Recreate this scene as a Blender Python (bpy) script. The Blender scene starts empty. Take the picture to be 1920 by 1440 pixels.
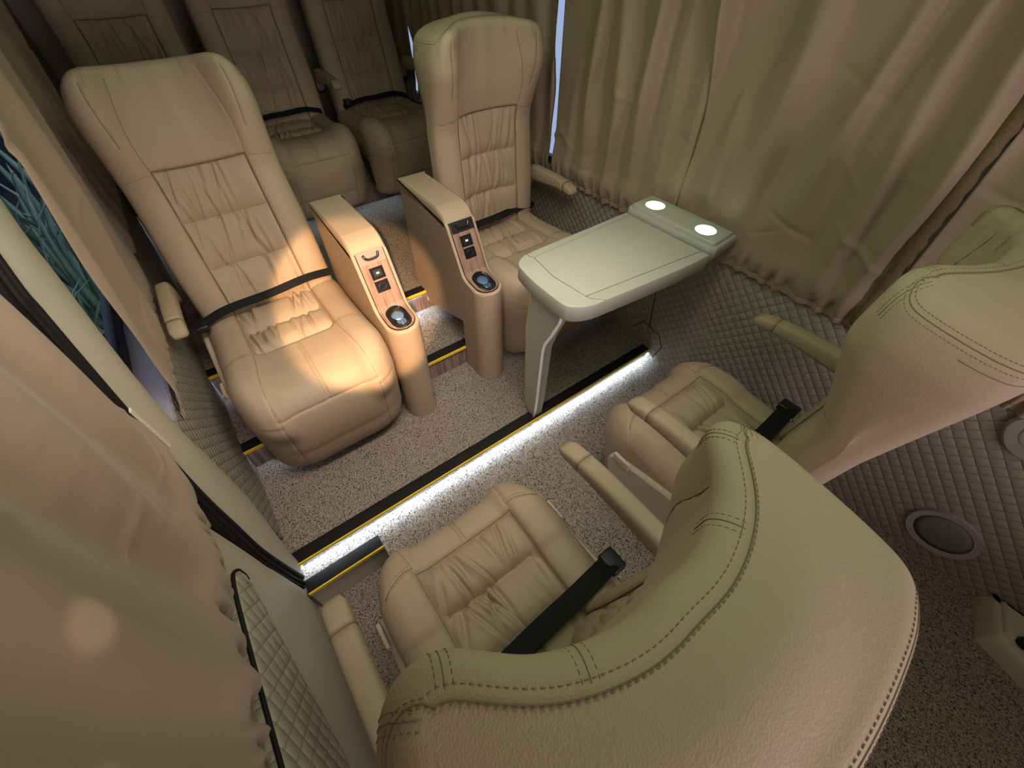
import bpy, bmesh, math, random
import numpy as np
from mathutils import Vector, Matrix

S = bpy.context.scene
COL = S.collection
PI = math.pi
R = math.radians

# ------------------------------------------------------------------ camera
cam_d = bpy.data.cameras.new('camera')
cam = bpy.data.objects.new('camera', cam_d)
COL.objects.link(cam)
cam.location = (0, 0, 1.4)
cam.rotation_euler = (R(90 - 48.2), 0, R(-36.6))
cam_d.sensor_fit = 'HORIZONTAL'
cam_d.sensor_width = 36
cam_d.lens = 36 * 784 / 1920
cam_d.clip_start = 0.02
S.camera = cam

# ------------------------------------------------------------------ view, world, lights
S.view_settings.view_transform = 'Standard'
S.view_settings.look = 'None'
S.view_settings.gamma = 1
S.view_settings.use_curve_mapping = False
S.view_settings.exposure = 0.16

W = bpy.data.worlds.new('world')
S.world = W
W.use_nodes = True
W.node_tree.nodes['Background'].inputs[0].default_value = (0.55, 0.66, 1.0, 1)
W.node_tree.nodes['Background'].inputs[1].default_value = 0.65


def area(name, loc, target, sx, sy, power, color):
    l = bpy.data.lights.new(name, 'AREA')
    l.shape = 'RECTANGLE'
    l.size = sx
    l.size_y = sy
    l.energy = power
    l.color = color
    o = bpy.data.objects.new(name, l)
    COL.objects.link(o)
    o.location = loc
    o.rotation_euler = (Vector(target) - Vector(loc)).to_track_quat('-Z', 'Y').to_euler()
    return o


def spot(name, loc, target, deg, power, color, radius=0.01, blend=0.15):
    l = bpy.data.lights.new(name, 'SPOT')
    l.energy = power
    l.color = color
    l.spot_size = R(deg)
    l.spot_blend = blend
    l.shadow_soft_size = radius
    o = bpy.data.objects.new(name, l)
    COL.objects.link(o)
    o.location = loc
    o.rotation_euler = (Vector(target) - Vector(loc)).to_track_quat('-Z', 'Y').to_euler()
    return o


area('roof_lamp', (0.55, 0.75, 1.66), (0.55, 0.75, 0), 0.5, 1.7, 5.8, (0.77, 1.0, 0.60))
fr = area('front_fill_light', (0.35, 0.45, 1.60), (0.35, 1.12, 0.35), 1.2, 0.2, 5.6, (1.0, 0.80, 0.70))  # added fill, no such lamp: lifts the far seats, spares the near headrests
fr.data.spread = R(92)
area('windscreen_daylight', (0.15, -1.6, 1.15), (0.6, 1.0, 0.8), 1.3, 0.6, 20, (1.0, 0.79, 0.76))
spot('sunbeam', (-0.20, -0.50, 1.66), (0.29, 1.30, 0.47), 16, 430, (1.0, 0.58, 0.29), 0.02, 0.22)
spot('curtain_sunspot', (0.35, 0.10, 1.64), (-0.27, 0.30, 0.955), 3.0, 14, (1.0, 0.76, 0.55), 0.006, 0.6)
spot('curtain_sunspot_low', (0.35, 0.00, 1.64), (-0.27, 0.185, 0.93), 2.2, 9, (1.0, 0.76, 0.55), 0.006, 0.8)

# ------------------------------------------------------------------ materials


def newmat(name):
    m = bpy.data.materials.new(name)
    m.use_nodes = True
    nt = m.node_tree
    return m, nt, nt.nodes['Principled BSDF']


def plain(name, col, rough=0.5, metal=0.0, spec=0.5, bump=0.0, bscale=200, var=0.0):
    m, nt, b = newmat(name)
    b.inputs['Base Color'].default_value = (*col, 1)
    b.inputs['Roughness'].default_value = rough
    b.inputs['Metallic'].default_value = metal
    b.inputs['Specular IOR Level'].default_value = spec
    if bump or var:
        tc = nt.nodes.new('ShaderNodeTexCoord')
        n = nt.nodes.new('ShaderNodeTexNoise')
        n.inputs['Scale'].default_value = bscale
        n.inputs['Detail'].default_value = 3
        nt.links.new(tc.outputs['Object'], n.inputs['Vector'])
        if bump:
            bp = nt.nodes.new('ShaderNodeBump')
            bp.inputs['Strength'].default_value = bump
            bp.inputs['Distance'].default_value = 0.002
            nt.links.new(n.outputs['Fac'], bp.inputs['Height'])
            nt.links.new(bp.outputs['Normal'], b.inputs['Normal'])
        if var:
            mx = nt.nodes.new('ShaderNodeMix')
            mx.data_type = 'RGBA'
            mx.inputs[6].default_value = (*[c * (1 - var) for c in col], 1)
            mx.inputs[7].default_value = (*[min(1, c * (1 + var)) for c in col], 1)
            nt.links.new(n.outputs['Fac'], mx.inputs[0])
            nt.links.new(mx.outputs[2], b.inputs['Base Color'])
    return m


def leather(name, col):
    m, nt, b = newmat(name)
    b.inputs['Roughness'].default_value = 0.58
    b.inputs['Specular IOR Level'].default_value = 0.28
    tc = nt.nodes.new('ShaderNodeTexCoord')
    v = nt.nodes.new('ShaderNodeTexVoronoi')
    v.inputs['Scale'].default_value = 520
    n = nt.nodes.new('ShaderNodeTexNoise')
    n.inputs['Scale'].default_value = 150
    n.inputs['Detail'].default_value = 3
    n2 = nt.nodes.new('ShaderNodeTexNoise')
    n2.inputs['Scale'].default_value = 5
    for q in (v, n, n2):
        nt.links.new(tc.outputs['Object'], q.inputs['Vector'])
    ad = nt.nodes.new('ShaderNodeMath')
    ad.operation = 'ADD'
    nt.links.new(v.outputs['Distance'], ad.inputs[0])
    nt.links.new(n.outputs['Fac'], ad.inputs[1])
    bp = nt.nodes.new('ShaderNodeBump')
    bp.inputs['Strength'].default_value = 0.22
    bp.inputs['Distance'].default_value = 0.0012
    nt.links.new(ad.outputs[0], bp.inputs['Height'])
    nt.links.new(bp.outputs['Normal'], b.inputs['Normal'])
    mx = nt.nodes.new('ShaderNodeMix')
    mx.data_type = 'RGBA'
    mx.inputs[6].default_value = (*[c * 0.93 for c in col], 1)
    mx.inputs[7].default_value = (*[c * 1.07 for c in col], 1)
    nt.links.new(n2.outputs['Fac'], mx.inputs[0])
    nt.links.new(mx.outputs[2], b.inputs['Base Color'])
    return m


def carpet(name, c1, c2, scale=310):
    m, nt, b = newmat(name)
    b.inputs['Roughness'].default_value = 0.95
    b.inputs['Specular IOR Level'].default_value = 0.15
    tc = nt.nodes.new('ShaderNodeTexCoord')
    mp = nt.nodes.new('ShaderNodeMapping')
    mp.inputs['Scale'].default_value = (1.0, 0.62, 1.0)
    nt.links.new(tc.outputs['Object'], mp.inputs['Vector'])
    n = nt.nodes.new('ShaderNodeTexNoise')
    n.inputs['Scale'].default_value = scale
    n.inputs['Detail'].default_value = 2
    n.inputs['Distortion'].default_value = 1.2
    nt.links.new(mp.outputs[0], n.inputs['Vector'])
    cr = nt.nodes.new('ShaderNodeValToRGB')
    cr.color_ramp.elements[0].position = 0.40
    cr.color_ramp.elements[0].color = (*c1, 1)
    cr.color_ramp.elements[1].position = 0.52
    cr.color_ramp.elements[1].color = (*c2, 1)
    nt.links.new(n.outputs['Fac'], cr.inputs[0])
    nt.links.new(cr.outputs[0], b.inputs['Base Color'])
    bp = nt.nodes.new('ShaderNodeBump')
    bp.inputs['Strength'].default_value = 0.7
    bp.inputs['Distance'].default_value = 0.004
    nt.links.new(n.outputs['Fac'], bp.inputs['Height'])
    nt.links.new(bp.outputs['Normal'], b.inputs['Normal'])
    return m


def quilt(name, col, period=0.041, ratio=1.0):
    """diamond stitched vinyl on a surface lying in the object's YZ plane"""
    m, nt, b = newmat(name)
    b.inputs['Base Color'].default_value = (*col, 1)
    b.inputs['Roughness'].default_value = 0.6
    b.inputs['Specular IOR Level'].default_value = 0.3
    tc = nt.nodes.new('ShaderNodeTexCoord')
    sp = nt.nodes.new('ShaderNodeSeparateXYZ')
    nt.links.new(tc.outputs['Object'], sp.inputs[0])

    def math_(op, a, bb):
        q = nt.nodes.new('ShaderNodeMath')
        q.operation = op
        for i, x in enumerate((a, bb)):
            if x is None:
                continue
            if isinstance(x, (int, float)):
                q.inputs[i].default_value = x
            else:
                nt.links.new(x, q.inputs[i])
        return q.outputs[0]
    z = math_('MULTIPLY', sp.outputs['Z'], ratio)
    hs = []
    for op in ('ADD', 'SUBTRACT'):
        u = math_(op, sp.outputs['Y'], z)
        s = math_('SINE', math_('MULTIPLY', u, PI / period), None)
        hs.append(math_('POWER', math_('ABSOLUTE', s, None), 0.45))
    h = math_('MULTIPLY', hs[0], hs[1])
    bp = nt.nodes.new('ShaderNodeBump')
    bp.inputs['Strength'].default_value = 1.0
    bp.inputs['Distance'].default_value = 0.004
    nt.links.new(h, bp.inputs['Height'])
    nt.links.new(bp.outputs['Normal'], b.inputs['Normal'])
    # stitch lines are darker thread
    lt = math_('LESS_THAN', h, 0.22)
    mx = nt.nodes.new('ShaderNodeMix')
    mx.data_type = 'RGBA'
    mx.inputs[6].default_value = (*col, 1)
    mx.inputs[7].default_value = (*[c * 0.72 for c in col], 1)
    nt.links.new(lt, mx.inputs[0])
    nt.links.new(mx.outputs[2], b.inputs['Base Color'])
    return m


def wood(name, c1, c2, axis='Z'):
    m, nt, b = newmat(name)
    b.inputs['Roughness'].default_value = 0.5
    tc = nt.nodes.new('ShaderNodeTexCoord')
    mp = nt.nodes.new('ShaderNodeMapping')
    mp.inputs['Scale'].default_value = (90, 6, 6) if axis == 'Y' else (60, 60, 3)
    nt.links.new(tc.outputs['Object'], mp.inputs['Vector'])
    n = nt.nodes.new('ShaderNodeTexNoise')
    n.inputs['Scale'].default_value = 1.6
    n.inputs['Detail'].default_value = 4
    nt.links.new(mp.outputs[0], n.inputs['Vector'])
    cr = nt.nodes.new('ShaderNodeValToRGB')
    cr.color_ramp.elements[0].position = 0.35
    cr.color_ramp.elements[0].color = (*c1, 1)
    cr.color_ramp.elements[1].position = 0.65
    cr.color_ramp.elements[1].color = (*c2, 1)
    nt.links.new(n.outputs['Fac'], cr.inputs[0])
    nt.links.new(cr.outputs[0], b.inputs['Base Color'])
    return m


def cloth(name, col):
    m, nt, b = newmat(name)
    b.inputs['Roughness'].default_value = 0.62
    b.inputs['Specular IOR Level'].default_value = 0.3
    b.inputs['Sheen Weight'].default_value = 0.15
    tc = nt.nodes.new('ShaderNodeTexCoord')
    n = nt.nodes.new('ShaderNodeTexNoise')
    n.inputs['Scale'].default_value = 600
    n2 = nt.nodes.new('ShaderNodeTexNoise')
    n2.inputs['Scale'].default_value = 14
    n2.inputs['Detail'].default_value = 3
    for q in (n, n2):
        nt.links.new(tc.outputs['Object'], q.inputs['Vector'])
    bp = nt.nodes.new('ShaderNodeBump')
    bp.inputs['Strength'].default_value = 0.15
    bp.inputs['Distance'].default_value = 0.001
    nt.links.new(n.outputs['Fac'], bp.inputs['Height'])
    bp2 = nt.nodes.new('ShaderNodeBump')
    bp2.inputs['Strength'].default_value = 0.35
    bp2.inputs['Distance'].default_value = 0.012
    nt.links.new(n2.outputs['Fac'], bp2.inputs['Height'])
    nt.links.new(bp.outputs['Normal'], bp2.inputs['Normal'])
    nt.links.new(bp2.outputs['Normal'], b.inputs['Normal'])
    b.inputs['Base Color'].default_value = (*col, 1)
    return m


def emit(name, col, strength):
    m, nt, b = newmat(name)
    b.inputs['Base Color'].default_value = (*col, 1)
    b.inputs['Emission Color'].default_value = (*col, 1)
    b.inputs['Emission Strength'].default_value = strength
    return m


M = dict(
    leather=leather('beige_leather', (0.365, 0.285, 0.210)),
    thread=plain('stitch_thread', (0.16, 0.125, 0.07), 0.8),
    plastic=plain('beige_plastic', (0.47, 0.41, 0.31), 0.45, bump=0.15, bscale=400),
    table=plain('table_plastic', (0.34, 0.36, 0.315), 0.5, bump=0.12, bscale=500),
    cream=plain('cream_trim', (0.43, 0.40, 0.325), 0.55, bump=0.15, bscale=400),
    greyplastic=plain('grey_plastic', (0.22, 0.21, 0.19), 0.5),
    black=plain('black_plastic', (0.012, 0.012, 0.014), 0.35),
    gloss=plain('gloss_black', (0.012, 0.010, 0.012), 0.12),
    rubber=plain('black_rubber', (0.010, 0.010, 0.011), 0.7, spec=0.2),
    web=plain('belt_webbing', (0.008, 0.009, 0.010), 0.75, spec=0.2, bump=0.4, bscale=700),
    yellow=plain('yellow_stripe', (0.75, 0.52, 0.02), 0.5),
    carpet=carpet('looped_carpet', (0.034, 0.026, 0.022), (0.33, 0.285, 0.25)),
    quilt=quilt('quilted_vinyl', (0.27, 0.25, 0.215)),
    quiltdoor=quilt('quilted_door_vinyl', (0.36, 0.33, 0.27), 0.04, 0.6),
    wood=wood('riser_wood', (0.12, 0.085, 0.075), (0.27, 0.21, 0.19)),
    woodpanel=wood('panel_wood', (0.17, 0.10, 0.075), (0.33, 0.21, 0.16), 'Y'),
    cloth=cloth('curtain_cloth', (0.29, 0.218, 0.158)),
    clothtrim=plain('curtain_trim', (0.13, 0.085, 0.04), 0.8, bump=0.8, bscale=120, var=0.4),
    white=plain('white_tab', (0.62, 0.58, 0.48), 0.7),
    chrome=plain('bright_trim', (0.85, 0.86, 0.84), 0.35),
    gold=plain('gold_trim', (0.55, 0.45, 0.12), 0.3, 0.6),
    led=emit('led_strip', (0.66, 0.84, 1.0), 130),
    ledbright=emit('led_strip_bright', (0.66, 0.84, 1.0), 600),
    ledsoft=emit('led_strip_soft', (0.66, 0.84, 1.0), 75),
    cupled=emit('cup_light', (0.85, 0.97, 0.92), 5),
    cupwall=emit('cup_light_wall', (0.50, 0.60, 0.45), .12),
    cupblue=emit('cup_glow', (0.60, 0.84, 1.0), 4.0),
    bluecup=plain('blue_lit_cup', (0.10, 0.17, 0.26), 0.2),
    metalseat=plain('seat_frame_metal', (0.03, 0.03, 0.03), 0.5, 0.3),
    speaker=plain('speaker_grille', (0.15, 0.145, 0.145), 0.7, bump=0.6, bscale=600),
    speakerring=plain('speaker_ring', (0.31, 0.30, 0.30), 0.5),
    sill=plain('window_sill_plastic', (0.30, 0.30, 0.36), 0.5),
    winframe=plain('window_frame', (0.015, 0.017, 0.022), 0.4),
    leaf=plain('grass_leaf', (0.32, 0.44, 0.27), 0.4, var=0.5, bscale=9),
    soil=plain('soil', (0.035, 0.035, 0.04), 0.9, var=0.4, bscale=12),
    ceiling=plain('headliner', (0.46, 0.42, 0.30), 0.9),
    usb=emit('usb_light', (1.0, 0.95, 0.9), 3.0),
    screw=plain('black_screw', (0.01, 0.01, 0.01), 0.3),
)
_g, _nt, _b = newmat('window_glass')
_b.inputs['Base Color'].default_value = (0.85, 0.9, 0.92, 1)
_b.inputs['Roughness'].default_value = 0.0
_b.inputs['Transmission Weight'].default_value = 1.0
_b.inputs['IOR'].default_value = 1.02
M['glass'] = _g

# ------------------------------------------------------------------ object helpers


def tag(o, label=None, cat=None, group=None, kind=None):
    if label:
        o['label'] = label
    if cat:
        o['category'] = cat
    if group:
        o['group'] = group
    if kind:
        o['kind'] = kind
    return o


def empty(name, loc=(0, 0, 0), rz=0.0):
    o = bpy.data.objects.new(name, None)
    COL.objects.link(o)
    o.location = loc
    o.rotation_euler = (0, 0, rz)
    o.empty_display_size = 0.05
    return o


def mk(name, V, F, mats, parent=None, fm=None, smooth=True, loc=None, rot=None):
    me = bpy.data.meshes.new(name)
    me.from_pydata([tuple(map(float, v)) for v in V], [], [tuple(int(i) for i in f) for f in F])
    if not isinstance(mats, (list, tuple)):
        mats = [mats]
    for m in mats:
        me.materials.append(m)
    if fm is not None:
        me.polygons.foreach_set('material_index', np.asarray(fm, dtype=np.int32))
    me.polygons.foreach_set('use_smooth', np.full(len(F), bool(smooth)))
    bm = bmesh.new()
    bm.from_mesh(me)
    bmesh.ops.recalc_face_normals(bm, faces=bm.faces)
    bm.to_mesh(me)
    bm.free()
    if smooth == 'auto':
        me.set_sharp_from_angle(angle=R(35))
    o = bpy.data.objects.new(name, me)
    COL.objects.link(o)
    if parent:
        o.parent = parent
    if loc:
        o.location = loc
    if rot:
        o.rotation_euler = rot
    return o


def copy_tree(o, parent=None):
    c = o.copy()
    COL.objects.link(c)
    c.parent = parent
    for ch in list(o.children):
        copy_tree(ch, c)
    return c


class MB:
    """collects shapes into one mesh"""

    def __init__(self):
        self.V, self.F, self.m = [], [], []

    def add(self, VF, mi=0):
        V, F = VF
        n = len(self.V)
        self.V += [tuple(v) for v in V]
        self.F += [tuple(i + n for i in f) for f in F]
        self.m += [mi] * len(F)
        return self

    def build(self, name, mats, parent=None, smooth='auto', **k):
        return mk(name, self.V, self.F, mats, parent, self.m, smooth, **k)


def bbox(x0, x1, y0, y1, z0, z1, r=0.0, seg=3):
    bm = bmesh.new()
    bmesh.ops.create_cube(bm, size=1)
    for v in bm.verts:
        v.co = Vector(((x0 + x1) / 2 + v.co.x * (x1 - x0), (y0 + y1) / 2 + v.co.y * (y1 - y0),
                       (z0 + z1) / 2 + v.co.z * (z1 - z0)))
    if r > 0:
        bmesh.ops.bevel(bm, geom=list(bm.edges), offset=r, segments=seg, profile=0.5, affect='EDGES')
    V = [tuple(v.co) for v in bm.verts]
    bm.verts.index_update()
    F = [tuple(v.index for v in f.verts) for f in bm.faces]
    bm.free()
    return V, F


def loft(rings, closed=True, caps=True):
    rings = [np.asarray(r, float) for r in rings]
    n = len(rings[0])
    V = np.concatenate(rings)
    F = []
    rng = n if closed else n - 1
    for i in range(len(rings) - 1):
        for j in range(rng):
            k = (j + 1) % n
            F.append((i * n + j, i * n + k, (i + 1) * n + k, (i + 1) * n + j))
    if caps and closed:
        F.append(tuple(range(n - 1, -1, -1)))
        F.append(tuple((len(rings) - 1) * n + j for j in range(n)))
    return V, F


def grid(P):
    """P (nu,nv,3) -> open sheet"""
    nu, nv = P.shape[:2]
    idx = np.arange(nu * nv).reshape(nu, nv)
    F = np.stack([idx[:-1, :-1], idx[1:, :-1], idx[1:, 1:], idx[:-1, 1:]], -1).reshape(-1, 4)
    return P.reshape(-1, 3), F


def frames(pts, closed=False):
    P = [Vector(p) for p in pts]
    n = len(P)
    T = []
    for i in range(n):
        a = P[i - 1] if (i > 0 or closed) else P[i]
        b = P[(i + 1) % n] if (i < n - 1 or closed) else P[i]
        t = (b - a)
        T.append(t.normalized() if t.length > 1e-9 else Vector((0, 0, 1)))
    ref = Vector((0, 0, 1)) if abs(T[0].z) < 0.9 else Vector((1, 0, 0))
    N = []
    nrm = (ref - T[0] * ref.dot(T[0])).normalized()
    for t in T:
        nrm = (nrm - t * nrm.dot(t))
        nrm = nrm.normalized() if nrm.length > 1e-6 else t.orthogonal().normalized()
        N.append(nrm.copy())
    return P, T, N


def tube(pts, r, n=8, closed=False):
    P, T, N = frames(pts, closed)
    rings = []
    for i, (p, t, nn) in enumerate(zip(P, T, N)):
        b = t.cross(nn)
        rr = r[i] if isinstance(r, (list, tuple)) else r
        rings.append([tuple(p + nn * (rr * math.cos(a)) + b * (rr * math.sin(a))) for a in
                      [2 * PI * k / n for k in range(n)]])
    if closed:
        rings.append(rings[0])
    return loft(rings, True, not closed)


def dashes(pts, length=0.006, gap=0.0035, r=0.0009, offset=None):
    """stitches along a polyline"""
    P = np.asarray(pts, float)
    d = np.r_[0, np.cumsum(np.linalg.norm(np.diff(P, axis=0), axis=1))]
    out = MB()
    s = 0.0
    while s + length < d[-1]:
        q = [np.array([np.interp(s + length * t, d, P[:, k]) for k in range(3)]) for t in (0, 0.5, 1)]
        out.add(tube(q, [r * 0.6, r, r * 0.6], 5))
        s += length + gap
    return out.V, out.F


def ribbon(pts, wdir, width, thick):
    """flat strap along pts; wdir is the width direction"""
    P, T, N = frames(pts)
    w = Vector(wdir)
    rings = []
    for p, t in zip(P, T):
        ww = (w - t * w.dot(t)).normalized()
        up = t.cross(ww)
        rings.append([tuple(p + ww * (sx * width / 2) + up * (sy * thick / 2)) for sx, sy in
                      ((-1, -1), (1, -1), (1, 1), (-1, 1))])
    return loft(rings)


def catmull(C, k, closed=True):
    C = np.asarray(C, float)
    n = len(C)
    out = []
    t = np.arange(k)[:, None] / k
    for i in range(n if closed else n - 1):
        if closed:
            p0, p1, p2, p3 = C[i - 1], C[i], C[(i + 1) % n], C[(i + 2) % n]
        else:
            p0, p1, p2, p3 = C[max(i - 1, 0)], C[i], C[i + 1], C[min(i + 2, n - 1)]
        out.append(0.5 * ((2 * p1) + (-p0 + p2) * t + (2 * p0 - 5 * p1 + 4 * p2 - p3) * t ** 2 + (
            -p0 + 3 * p1 - 3 * p2 + p3) * t ** 3))
    if not closed:
        out.append(C[-1:])
    return np.concatenate(out)


def sstep(a, b, x):
    t = np.clip((np.asarray(x, float) - a) / (b - a), 0, 1)
    return t * t * (3 - 2 * t)


def wav(rs, n, fmin, fmax):
    """smooth random 1d function made of sines, amplitude about 1"""
    f = rs.uniform(fmin, fmax, n)
    p = rs.uniform(0, 2 * PI, n)
    a = rs.uniform(0.4, 1, n)
    a /= np.sqrt((a ** 2).sum() / 2)
    return lambda x: sum(ai * np.sin(fi * np.asarray(x) + pi) for ai, fi, pi in zip(a, f, p))


def pch(xs, ys):
    xs, ys = np.asarray(xs, float), np.asarray(ys, float)
    fx = np.linspace(xs[0], xs[-1], 400)
    fy = np.interp(fx, xs, ys)
    k = np.hanning(41)
    k /= k.sum()
    fy = np.convolve(np.pad(fy, 20, mode='edge'), k, 'valid')
    return lambda x: np.interp(x, fx, fy)


def dens(p, step=.006):
    """closed polygon resampled into short edges"""
    p = np.asarray(p, float)
    out = []
    for a, b in zip(p, np.roll(p, -1, 0)):
        k = max(1, int(np.linalg.norm(b - a) / step))
        out += [a + (b - a) * t / k for t in range(k)]
    return np.array(out)


def miter(p, d):
    """exact inward offset of a polygon with few corners"""
    p = np.asarray(p, float)
    n = len(p)
    A = 0.5 * np.sum(p[:, 0] * np.roll(p[:, 1], -1) - np.roll(p[:, 0], -1) * p[:, 1])
    sg = 1 if A > 0 else -1
    e = np.roll(p, -1, 0) - p
    e /= np.linalg.norm(e, axis=1)[:, None]
    nn = np.stack([-e[:, 1], e[:, 0]], 1) * sg
    out = np.zeros_like(p)
    for i in range(n):
        n0, n1 = nn[i - 1], nn[i]
        b = n0 + n1
        out[i] = p[i] + b * (d / max(.3, 1 + float(n0 @ n1)))
    return out


def gr(d, w=0.0045):
    return np.exp(-(np.asarray(d) / w) ** 2)


# ------------------------------------------------------------------ seats
BL = 0.81      # length of a backrest from its pivot
SUB = 12       # ring samples between control points
_hw = pch([0, .06, .25, .45, .56, .66, .74, .785, .81], [.226, .238, .243, .238, .238, .243, .242, .232, .220])
_fc = pch([0, .1, .3, .50, .62, .81], [-.026, -.022, -.018, -.026, -.054, -.064])
_ft = pch([0, .1, .3, .49, .58, .68, .81], [-.052, -.060, -.058, -.056, -.092, -.128, -.132])
_bk = pch([0, .1, .45, .65, .81], [.056, .062, .060, .076, .086])
INX, IN0, IN1 = 0.138, 0.045, 0.536     # ruched insert of the backrest
ROWS = [0, .355, .676, 1.0]


def back_ctrl(s):
    hw, fc, ft, bk = float(_hw(s)), float(_fc(s)), float(_ft(s)), float(_bk(s))
    hd = float(sstep(.50, .68, s))
    front = [(0, fc), (.2, fc - .001), (.45, fc + (ft - fc) * (.32 + .10 * (1 - hd))), (.68, ft + .004),
             (.86, ft + .002 + .010 * (1 - hd)), (.97, ft + .034)]
    side = (1.0, ft + .075 + .012 * hd)
    back = [(.985, bk - .052), (.91, bk - .016), (.70, bk), (.45, bk + .004), (.2, bk + .006), (0, bk + .006)]
    pts = [(-1.0, side[1])] + [(-x, d) for x, d in front[::-1]] + front[1:] + [side]
    pts += back + [(-x, d) for x, d in back[::-1][1:]]
    return np.array([(x * hw, d) for x, d in pts])


def back_ring(s):
    return catmull(back_ctrl(s), SUB)


NF = 12 * SUB   # ring index of the right side point


def front_depth(X, s):
    """depth of the backrest front at X (array), single s"""
    r = back_ring(s)[:NF + 1]
    o = np.argsort(r[:, 0])
    return np.interp(X, r[o, 0], r[o, 1])


def inset(r, d):
    t = np.roll(r, -1, 0) - np.roll(r, 1, 0)
    t /= np.maximum(np.linalg.norm(t, axis=1), 1e-9)[:, None]
    nrm = np.stack([-t[:, 1], t[:, 0]], 1)
    A = 0.5 * np.sum(r[:, 0] * np.roll(r[:, 1], -1) - np.roll(r[:, 0], -1) * r[:, 1])
    if A < 0:
        nrm = -nrm
    return r + nrm * d


def inset_s(r, d):
    """inset in small smoothed steps so that tight corners do not fold over"""
    r = np.asarray(r, float)
    n = max(1, int(math.ceil(d / .004)))
    for _ in range(n):
        r = inset(r, d / n)
        for _ in range(2):
            r = .5 * r + .25 * (np.roll(r, 1, 0) + np.roll(r, -1, 0))
    return r


def make_backrest(parent, seed=1):
    mb = MB()
    ss = np.linspace(0.0, BL - 0.03, 150)
    rings = []
    # rounded bottom
    for a in (0.95, 0.6, 0.3, 0.1):
        rr = inset(back_ring(0.0), 0.03 * (1 - math.sqrt(1 - a * a)))
        rings.append(np.c_[rr, np.full(len(rr), -0.03 * a)])
    rings = rings[:]
    for s in ss:
        r = back_ring(s).copy()
        X = r[:, 0]
        k = np.arange(len(r))
        fr = (k > 0) & (k < NF)
        d = np.zeros(len(r))
        # recess for the insert
        dx = INX - np.abs(X)
        ds = min(s - IN0, IN1 - s)
        d += 0.016 * sstep(-.004, .008, dx) * sstep(-.004, .008, ds)
        # head panel seams
        hw = float(_hw(s))
        up = float(sstep(IN1 - .02, IN1 + .01, s))
        x1 = INX + .010 * math.sin(min(1, max(0, (s - IN1) / .28)) * PI) - .026 * float(sstep(.56, .81, s))
        x2 = hw * (.74 + .02 * math.sin(s * 9))
        d += 0.0030 * up * gr(np.abs(X) - x1, .0035)
        d += 0.0030 * sstep(IN1 + .05, IN1 + .07, s) * gr(np.abs(X) - x2, .0035)
        # short cross seams in the bolsters beside the insert top
        sc = IN1 - .01 + (np.abs(X) - INX) * (-.10)
        d += 0.0025 * sstep(INX, INX + .01, np.abs(X)) * gr(s - sc, .0035)
        r[:, 1] += d * fr
        rings.append(np.c_[r, np.full(len(r), s)])
    # rounded top and the domed panel
    rad = 0.026
    base = BL - rad
    for a in np.linspace(8, 90, 12):
        rr = inset_s(back_ring(min(BL, base + rad * math.sin(R(a)))), rad * (1 - math.cos(R(a))))
        rings.append(np.c_[rr, np.full(len(rr), base + rad * math.sin(R(a)))])
    top = back_ring(BL)
    rings.reverse()
    V, F = loft(rings, True, False)
    n = len(rings[0])
    V = [tuple(v) for v in V]
    F = list(F)
    # domed cap between the front and the back of the last ring
    last = rings[0]
    m = 20
    xm = np.abs(last[:, 0]).max()
    idx = {}
    for i in range(NF + 1):
        j = (n - i) % n
        if i in (0, NF):
            for t in range(m + 1):
                idx[i, t] = i
            continue
        a, b = last[i], last[j]
        e = max(0.0, 1 - (abs(a[0]) / xm) ** 2)
        for t in range(m + 1):
            if t == 0:
                idx[i, t] = i
            elif t == m:
                idx[i, t] = j
            else:
                u = t / m
                p = a * (1 - u) + b * u
                p[2] += 0.011 * (1 - (2 * u - 1) ** 2) ** 1.7 * e * e
                idx[i, t] = len(V)
                V.append(tuple(p))
    for i in range(NF):
        for t in range(m):
            q = (idx[i, t], idx[i + 1, t], idx[i + 1, t + 1], idx[i, t + 1])
            q = tuple(dict.fromkeys(q))
            if len(q) >= 3:
                F.append(q)
    F.append(tuple((len(rings) - 1) * n + k for k in range(n)))
    mb.add((V, F))
    # piping seam and stitches round the top panel
    frac = np.abs(top[:, 0]) / float(_hw(BL))
    kk = np.arange(len(top))
    isback = (kk > NF)
    edge_rings = {}
    for a in range(0, 100, 10):
        aa = min(a, 90)
        rr = inset_s(back_ring(base + rad * math.sin(R(aa))), rad * (1 - math.cos(R(aa))) + (.005 if a > 90 else 0) + 1e-6)
        edge_rings[a] = np.c_[rr, np.full(len(rr), base + rad * math.sin(R(aa)) + (.0008 if a > 90 else .0))]
    edge_rings[100] = np.c_[inset_s(top, .034), np.full(len(top), BL + .0012)]
    akeys = sorted(edge_rings)
    stack = np.array([edge_rings[a] for a in akeys])

    def edge_line(shift):
        """a line round the top edge: on top at the front, lower down at the sides, on the rim at the back"""
        ang = np.where(isback, 52 - 27 * sstep(.72, .95, frac), 98 - 73 * sstep(.84, .985, frac)) + shift
        ang = np.clip(ang, 0, 100)
        for _ in range(6):
            ang = .5 * ang + .25 * (np.roll(ang, 1) + np.roll(ang, -1))
        out = np.zeros((len(top), 3))
        for c in range(3):
            for k in range(len(top)):
                out[k, c] = np.interp(ang[k], akeys, stack[:, k, c])
        return out
    mb.add(tube(edge_line(0), .0008, 6, True), 1)
    mb.add(dashes(edge_line(-14) + [0, 0, .0003], .0038, .0020, .00052), 1)
    mb.add(dashes(edge_line(12) + [0, 0, .0006], .0038, .0020, .00052), 1)
    # second stitched edge a little lower on the back
    lo = inset(back_ring(BL - .03), -.0004)
    mb.add(tube([(x, y, BL - .032) for x, y in lo[NF + 6:-6]], .0007, 5), 1)
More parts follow.
